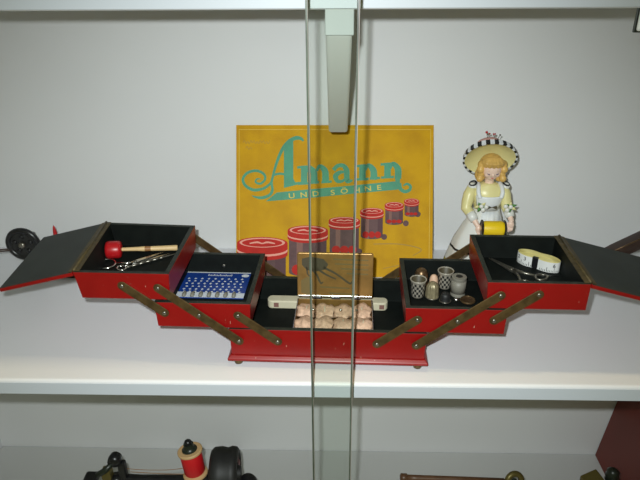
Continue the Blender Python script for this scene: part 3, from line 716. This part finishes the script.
for s in (-1, 1):
    bm = BM(); q = [(lx(.2055), -.0172, .1125), (lx(.2055)+s*.0058, -.0180, .1150), (lx(.2055)+s*.0066, -.0175, .1125), (lx(.2055)+s*.0058, -.0180, .1100)]
    loft(bm, [q, [(x, y-.0012, z) for x, y, z in q]]); new('bow', bm, 'print_shade_dark', dl)
# face details
for s in (-1, 1):
    bm = BM(); c0 = HC+HT @ Vector((s*.0050, -.0122, -.0006))
    tube(bm, [c0+Vector((-.0024, .0006, 0)), c0+Vector((0, -.0004, -.0009)), c0+Vector((.0024, .0006, 0))], [.0003, .0008, .0003], 8); new('eye', bm, 'eye', dl, smooth=True)
    bm = BM(); c0 = HC+HT @ Vector((s*.0050, -.0117, .0032))
    tube(bm, [c0+Vector((-.0022, .0004, 0)), c0+Vector((0, -.0002, .0005)), c0+Vector((.0022, .0006, 0))], [.0002, .0004, .0002], 6); new('eyebrow', bm, 'hair', dl, smooth=True)
bm = BM(); c0 = HC+HT @ Vector((0, -.0122, -.0078)); tube(bm, [c0+Vector((-.0018, .0005, .0002)), c0, c0+Vector((.0018, .0005, .0002))], [.0003, .0008, .0003], 8); new('mouth', bm, 'lips', dl, smooth=True)
# hair: cap with fringe and side curls, one surface
bm = BM()
ball(bm, HC+Vector((0, .0035, .0035)), .0150, (1.05, .95, 1.0), 24, 14)
for k_ in range(7):
    a = -1.15+k_*.383; p0 = HC+Vector((math.sin(a)*.006, -.007, .0145)); p1 = HC+Vector((math.sin(a)*.0125, -.0125*math.cos(a)-.001, .0085)); p2 = HC+Vector((math.sin(a)*.0145, -.0118*math.cos(a), .0042))
    tube(bm, [p0, p1, p2], [.004, .0046, .0022], 10)
for s in (-1, 1):
    for k_ in range(4):
        p = HC+Vector((s*(.0135+.0014*(k_ % 2)), -.003-.0015*(k_ % 2), .006-.0062*k_)); ball(bm, p, .0056-.0003*k_, (1, 1, 1.05), 12, 8)
    ball(bm, HC+Vector((s*.0125, .004, -.010)), .0075, (1, 1, 1.3), 12, 8)
hr = new('hair', bm, 'hair', dl, smooth=True); rm = hr.modifiers.new('merge', 'REMESH'); rm.mode = 'VOXEL'; rm.voxel_size = .0007; rm.use_smooth_shade = True
# hat: dish brim tipped back, checkered band round its rim, pincushion crown
na = Vector((-.05, -math.cos(R(34)), -math.sin(R(34)))).normalized(); hc = HC+Vector((-.0015, .0095, .0115))
bm = BM(); N = 40
prof = [(.0002, -.0085), (.0130, -.0075), (.0200, -.0050), (.0270, -.0010), (.0318, .0030), (.0328, .0034), (.0330, .0026), (.0280, -.0028), (.0210, -.0072), (.0135, -.0100), (.0002, -.0108)]
loft(bm, [ring(hc+na*z, r, N, na) for r, z in prof], caps=False); ht = new('hat', bm, 'brim', dl, smooth=True)
bm = BM()
loft(bm, [ring(hc+na*z, r, N, na) for r, z in ((.0322, .0046), (.0346, .0044), (.0336, -.0022), (.0326, -.0020), (.0322, .0046))], caps=False, mi=lambda k, i: (i//1) % 2)
new('checkered_band', bm, ['white', 'blackm'], ht)
bm = BM(); lathe(bm, [(.0001, -.0245), (.0100, -.0235), (.0170, -.0195), (.0200, -.0130), (.0190, -.0095)], 28, hc, na); pc = new('pincushion', bm, 'cushion', ht, smooth=True)
for dx_, dz_, dy_, mt in ((-.0065, .0320, .004, 'redhead'), (.0030, .0290, .006, 'redhead'), (.0105, .0290, .002, 'print_shade_dark'), (-.0010, .0285, .010, 'redhead'), (.0060, .0280, .010, 'redhead')):
    p = hc+Vector((dx_, dy_, dz_)); tgt = hc-na*.009
    q = p.lerp(tgt, .45); pn = empty('pin', (0, 0, 0)); tag(pn, None); pn.parent = ht
    bm = BM(); tube(bm, [p, q], .0004, 6); new('pin_shaft', bm, 'nickel', pn) if False else new('pin', bm, 'nickel', ht)
    bpy.data.objects.remove(pn)
    bm = BM(); ball(bm, p, .0017 if dx_ < -.005 else .0011, u=10, v=8); new('pin_head', bm, mt, ht, smooth=True)

ys = empty('thread_spool', (.2038, DY-.0325, .0890), rot=(0, 0, R(-2))); tag(ys, 'yellow thread spool with black ends held before the figurine', 'thread spool')
bm = BM(); lathe(bm, [(.0088, -.0132), (.0098, -.010), (.0098, .010), (.0088, .0132)], 28, (0, 0, 0), (1, 0, 0)); new('thread', bm, 'thread_yellow', ys, smooth=True, autos=50)
for s in (-1, 1):
    bm = BM(); lathe(bm, [(.0104, s*.0132), (.0112, s*.0138), (.0112, s*.0150), (.0100, s*.0157)], 28, (0, 0, 0), (1, 0, 0)); new('flange', bm, 'black', ys, smooth=True, autos=40)
bm = BM(); lathe(bm, [(.0036, -.0168), (.0036, .0168)], 16, (0, 0, 0), (1, 0, 0)); new('spool_core', bm, 'spoolwood', ys, smooth=True, autos=40)

# ------------------------------------------------------------------ behind the box: toy machine at left, tapered bar at right
tw = empty('toy_sewing_machine', (-.437, -.080, 0)); tag(tw, 'small black sewing machine, its round wheel showing behind the left lid', 'sewing machine')
bm = BM(); box(bm, (.0, -.020, 0), (.075, .028, .010)); new('base_plate', bm, 'black', tw, bevel=.003)
bm = BM(); loft(bm, [ring((0, .004, z), r, 16, None, r*.8) for r, z in ((.014, .0095), (.010, .018), (.009, .040), (.011, .058))]); new('pillar', bm, 'black', tw, smooth=True)
bm = BM(); torus(bm, (0, -.012, .0500), .0205, .0042, (0, 1, 0), 36, 10); wh = new('hand_wheel', bm, 'black', tw, smooth=True)
bm = BM(); lathe(bm, [(.0195, -.0020), (.0195, .0020)], 32, (0, -.012, .05), (0, 1, 0)); new('wheel_web', bm, 'blackm', wh)
for k_ in range(5):
    a = k_*2*PI/5+.3; bm = BM(); lathe(bm, [(.0035, .002), (.0030, .0032), (.0018, .0036)], 12, (math.cos(a)*.0115, -.012, .05+math.sin(a)*.0115), (0, -1, 0)); new('web_boss', bm, 'black', wh, smooth=True)
bm = BM(); lathe(bm, [(.0050, .0015), (.0046, .006), (.0022, .0072)], 16, (0, -.012, .05), (0, -1, 0)); new('hub', bm, 'nickel', wh, smooth=True)
bm = BM(); tube(bm, [(-.018, -.014, .042), (-.045, -.016, .0405), (-.075, -.016, .0400)], [.0022, .0022, .0020], 10); new('crank_rod', bm, 'darkwood', tw, smooth=True)
bm = BM(); tube(bm, [(.040, .004, .0095), (.040, .004, .046)], .0045, 12); new('post', bm, 'black', tw, smooth=True)
bm = BM(); lathe(bm, [(.0030, .045), (.0032, .054), (.0026, .062), (.0018, .068), (.0004, .0715)], 14, (.040, .004, 0)); tag(new('spool_pin', bm, 'redhead', tw, smooth=True), 'pointed red pin')
wb = empty('weaving_shuttle', (.373, -.078, 0), rot=(0, R(-27), R(6))); tag(wb, 'dark brown tapering wooden shuttle rising behind the right lid', 'shuttle')
bm = BM(); rings = []
for x, hw_, z0, z1 in ((-.024, .001, .0300, .0315), (-.010, .006, .0235, .0325), (.005, .009, .0185, .0330), (.030, .011, .0150, .0335), (.090, .011, .0150, .0335), (.118, .006, .020, .0325), (.132, .001, .027, .0305)):
    rings.append([(x, -hw_, (z0+z1)/2-.001), (x, -hw_*.8, z1-.001), (x, 0, z1), (x, hw_*.8, z1-.001), (x, hw_, (z0+z1)/2), (x, hw_*.6, z0), (x, 0, z0), (x, -hw_*.6, z0)])
loft(bm, rings); new('shuttle_body', bm, 'darkwood', wb, smooth=True, autos=50)
bm = BM(); tube(bm, [(.004, -.0075, .0325), (.092, -.0092, .0330)], .0009, 8); new('highlight_line', bm, 'bronze', wb, smooth=True)  # thin lighter strip painting the highlight along the shuttle

# ------------------------------------------------------------------ lower shelf
ZL = -.414
sm = empty('sewing_machine', (-.235, -.20, ZL)); tag(sm, 'old black sewing machine with a red thread spool, on the lowest shelf', 'sewing machine')
bm = BM(); box(bm, (-.125, -.055, 0), (.125, .055, .022)); new('bed', bm, 'black', sm, bevel=.004)
bm = BM(); loft(bm, [[(x+rx*math.cos(t), .0+.022*math.sin(t), z) for t in [2*PI*i/20 for i in range(20)]] for z, x, rx in ((.0215, .080, .034), (.045, .080, .026), (.090, .078, .022), (.120, .074, .026), (.136, .066, .034))]); new('pillar', bm, 'black', sm, smooth=True)
bm = BM(); tube(bm, [(.095, 0, .128), (.05, 0, .131), (0, 0, .1315), (-.05, 0, .132), (-.082, 0, .134), (-.098, 0, .134)], [.010, .0115, .0095, .0085, .0085, .006], 16); new('arm', bm, 'black', sm, smooth=True)
bm = BM(); tube(bm, [(-.086, 0, .1400), (-.086, 0, .120), (-.086, 0, .070)], [.009, .011, .009], 14); new('head', bm, 'black', sm, smooth=True)
bm = BM(); tube(bm, [(-.086, 0, .070), (-.086, 0, .022)], .0018, 10); new('needle_bar', bm, 'steel', sm, smooth=True)
bm = BM(); box(bm, (-.079, -.006, .135), (-.068, .006, .1685)); new('take_up_tab', bm, 'black', sm, bevel=.003)
bm = BM(); lathe(bm, [(.002, -.008), (.0085, -.007), (.0095, 0), (.0085, .007), (.002, .008)], 18, (-.0815, -.002, .1745), (0, 1, 0)); tk = new('tension_knob', bm, 'black', sm, smooth=True)
bm = BM(); tube(bm, [(-.0835, -.006, .172), (-.094, -.012, .163), (-.1055, -.015, .157)], [.0036, .0044, .0042], 12); new('lever', bm, 'darkgreen', tk, smooth=True)
bm = BM(); box(bm, (-.104, -.008, .138), (-.090, .006, .155)); new('face_plate', bm, 'olive', sm, bevel=.002)
bm = BM(); box(bm, (-.132, -.009, .130), (-.112, .009, .141)); new('side_block', bm, 'black', sm, bevel=.003)
bm = BM(); lathe(bm, [(.020, -.0195), (.033, -.019), (.037, -.015), (.038, -.004), (.036, .004), (.038, .010), (.037, .017), (.033, .020), (.029, .0205), (.027, .017), (.012, .0165), (.010, .0235), (.002, .024)], 40, (.075, 0, .1485), (1, .05, 0)); hw_ = new('hand_wheel', bm, 'blackm', sm, smooth=True, autos=45)
for k_ in range(6):
    a = k_*PI/3; bm = BM(); lathe(bm, [(.0058, 0), (.0050, .0016), (.001, .0022)], 14, (.0925, math.cos(a)*.020, .1485+math.sin(a)*.020), (1, .05, 0)); new('wheel_boss', bm, 'inkgrey', hw_, smooth=True)
bm = BM(); lathe(bm, [(.012, 0), (.014, .004), (.014, .016), (.010, .022)], 20, (.108, -.004, .122), (0, 0, 1)); new('bobbin_winder', bm, 'black', sm, smooth=True)
sp = empty('thread_spool', (-.2025, -.200, ZL+.1455), rot=(R(-4), R(-7), 0)); tag(sp, 'wooden spool of red thread on the black sewing machine', 'thread spool')
bm = BM(); lathe(bm, [(.0130, .004), (.0152, .008), (.0155, .034), (.0135, .040)], 32); new('thread', bm, 'thread_red', sp, smooth=True, autos=50)
for z0, s in ((0, 1), (.0455, -1)):
    bm = BM(); lathe(bm, [(.0165, z0), (.0178, z0+s*.0012), (.0178, z0+s*.0035), (.0140, z0+s*.0062)], 32); new('flange', bm, 'spoolwood', sp, smooth=True, autos=40)
bm = BM(); lathe(bm, [(.0110, .0455), (.0108, .0468), (.0085, .0480), (.0072, .0520), (.0070, .0560)], 24); cp = new('spool_cap', bm, 'darkgreen', sp, smooth=True, autos=50)
bm = BM(); ball(bm, (0, 0, .0575), .0056, (1, 1, .9)); new('cap_knob', bm, 'black', cp, smooth=True)
bm = BM(); tube(bm, spline([(-.2165, -.204, ZL+.1620), (-.240, -.203, ZL+.1570), (-.275, -.201, ZL+.1540), (-.3020, -.201, ZL+.1560)], 6), .00045, 6); new('thread_strand', bm, 'woodring', sm).matrix_parent_inverse = Matrix.Translation((.235, .20, -ZL))
bm = BM(); tube(bm, [(-.2165, -.209, ZL+.1555), (-.245, -.206, ZL+.1520), (-.2960, -.204, ZL+.1530)], .00045, 6); new('thread_strand', bm, 'woodring', sm).matrix_parent_inverse = Matrix.Translation((.235, .20, -ZL))

wr = empty('wooden_rack', (.185, -.150, ZL)); tag(wr, 'brown wooden rail with a round brass wheel at its end, on the lowest shelf', 'rack')
bm = BM(); box(bm, (-.085, -.045, 0), (.105, .045, .012)); new('foot_board', bm, 'midwood', wr, bevel=.002)
for x in (-.072, .060):
    bm = BM(); lathe(bm, [(.009, .0115), (.006, .020), (.008, .045), (.0055, .075), (.007, .088)], 16, (x, 0, 0)); new('post', bm, 'midwood', wr, smooth=True)
bm = BM(); tube(bm, [(-.0765, 0, .0925), (-.06, 0, .0920), (0, 0, .0905), (.075, 0, .0880)], [.0052, .0050, .0050, .0050], 12); new('rail', bm, 'midwood', wr, smooth=True)
bm = BM(); lathe(bm, [(.004, -.006), (.0066, -.0045), (.0066, .0045), (.004, .006)], 16, (-.079, 0, .0925), (1, 0, 0)); new('rail_cap', bm, 'midwood', wr, smooth=True)
bm = BM(); torus(bm, (.0895, -.004, .0935), .0115, .0046, (.25, -1, .35), 30, 12); new('wheel', bm, 'olive', wr, smooth=True)
bm = BM(); lathe(bm, [(.0050, -.002), (.0050, .002), (.0035, .003)], 16, (.0895, -.004, .0925), (.25, -1, .35)); new('hub', bm, 'darkgreen', wr, smooth=True)
bm = BM(); tube(bm, [(.075, 0, .0885), (.068, 0, .055), (.066, 0, .0115)], .006, 12); new('wheel_stand', bm, 'midwood', wr, smooth=True)
wd_ = empty('wooden_board', (.469, 0, ZL)); tag(wd_, 'red brown wooden board leaning at the right end of the lowest shelf', 'board')
bm = BM(); prism(bm, [(0, 0), (.018, 0), (.018+.36*.122, .36), (.36*.122, .36)], -.300, -.003, axis='y'); new('panel', bm, 'brown', wd_, bevel=.0015)
bm = BM(); prism(bm, [(.36*.122, .3602), (.018+.36*.122, .3602), (.018+.366*.122, .366), (.366*.122, .366)], -.300, -.003, axis='y'); new('edge_strip', bm, 'midwood', wd_, bevel=.001)
bx = empty('brass_box', (.397, -.155, ZL-.0), R(12)); tag(bx, 'dull brass box at the red brown leaning board, left of a dark bottle', 'box')
bm = BM(); box(bm, (-.012, -.018, 0), (.012, .018, .080)); new('box_body', bm, 'olive', bx, bevel=.002)
bm = BM(); prism(bm, [(-.0130, .079), (.0130, .079), (.0130, .099), (.0115, .1005), (-.0130, .091)], -.0192, .0192, axis='y'); new('box_lid', bm, 'olive', bx, bevel=.002)
bt = empty('dark_bottle', (.4225, -.150, ZL)); tag(bt, 'dark green bottle with a ribbed stopper against the red brown leaning board', 'bottle')
bm = BM(); lathe(bm, [(.014, 0), (.0165, .004), (.0165, .066), (.010, .080), (.0065, .086), (.0065, .094)], 24); new('bottle_body', bm, 'darkgreen', bt, smooth=True)
bm = BM(); lathe(bm, [(.0075, .0935), (.0100, .096), (.0085, .100), (.0105, .104), (.0085, .108), (.0095, .112), (.004, .117)], 18, (0, 0, 0)); new('stopper', bm, 'darkgreen', bt, smooth=True)
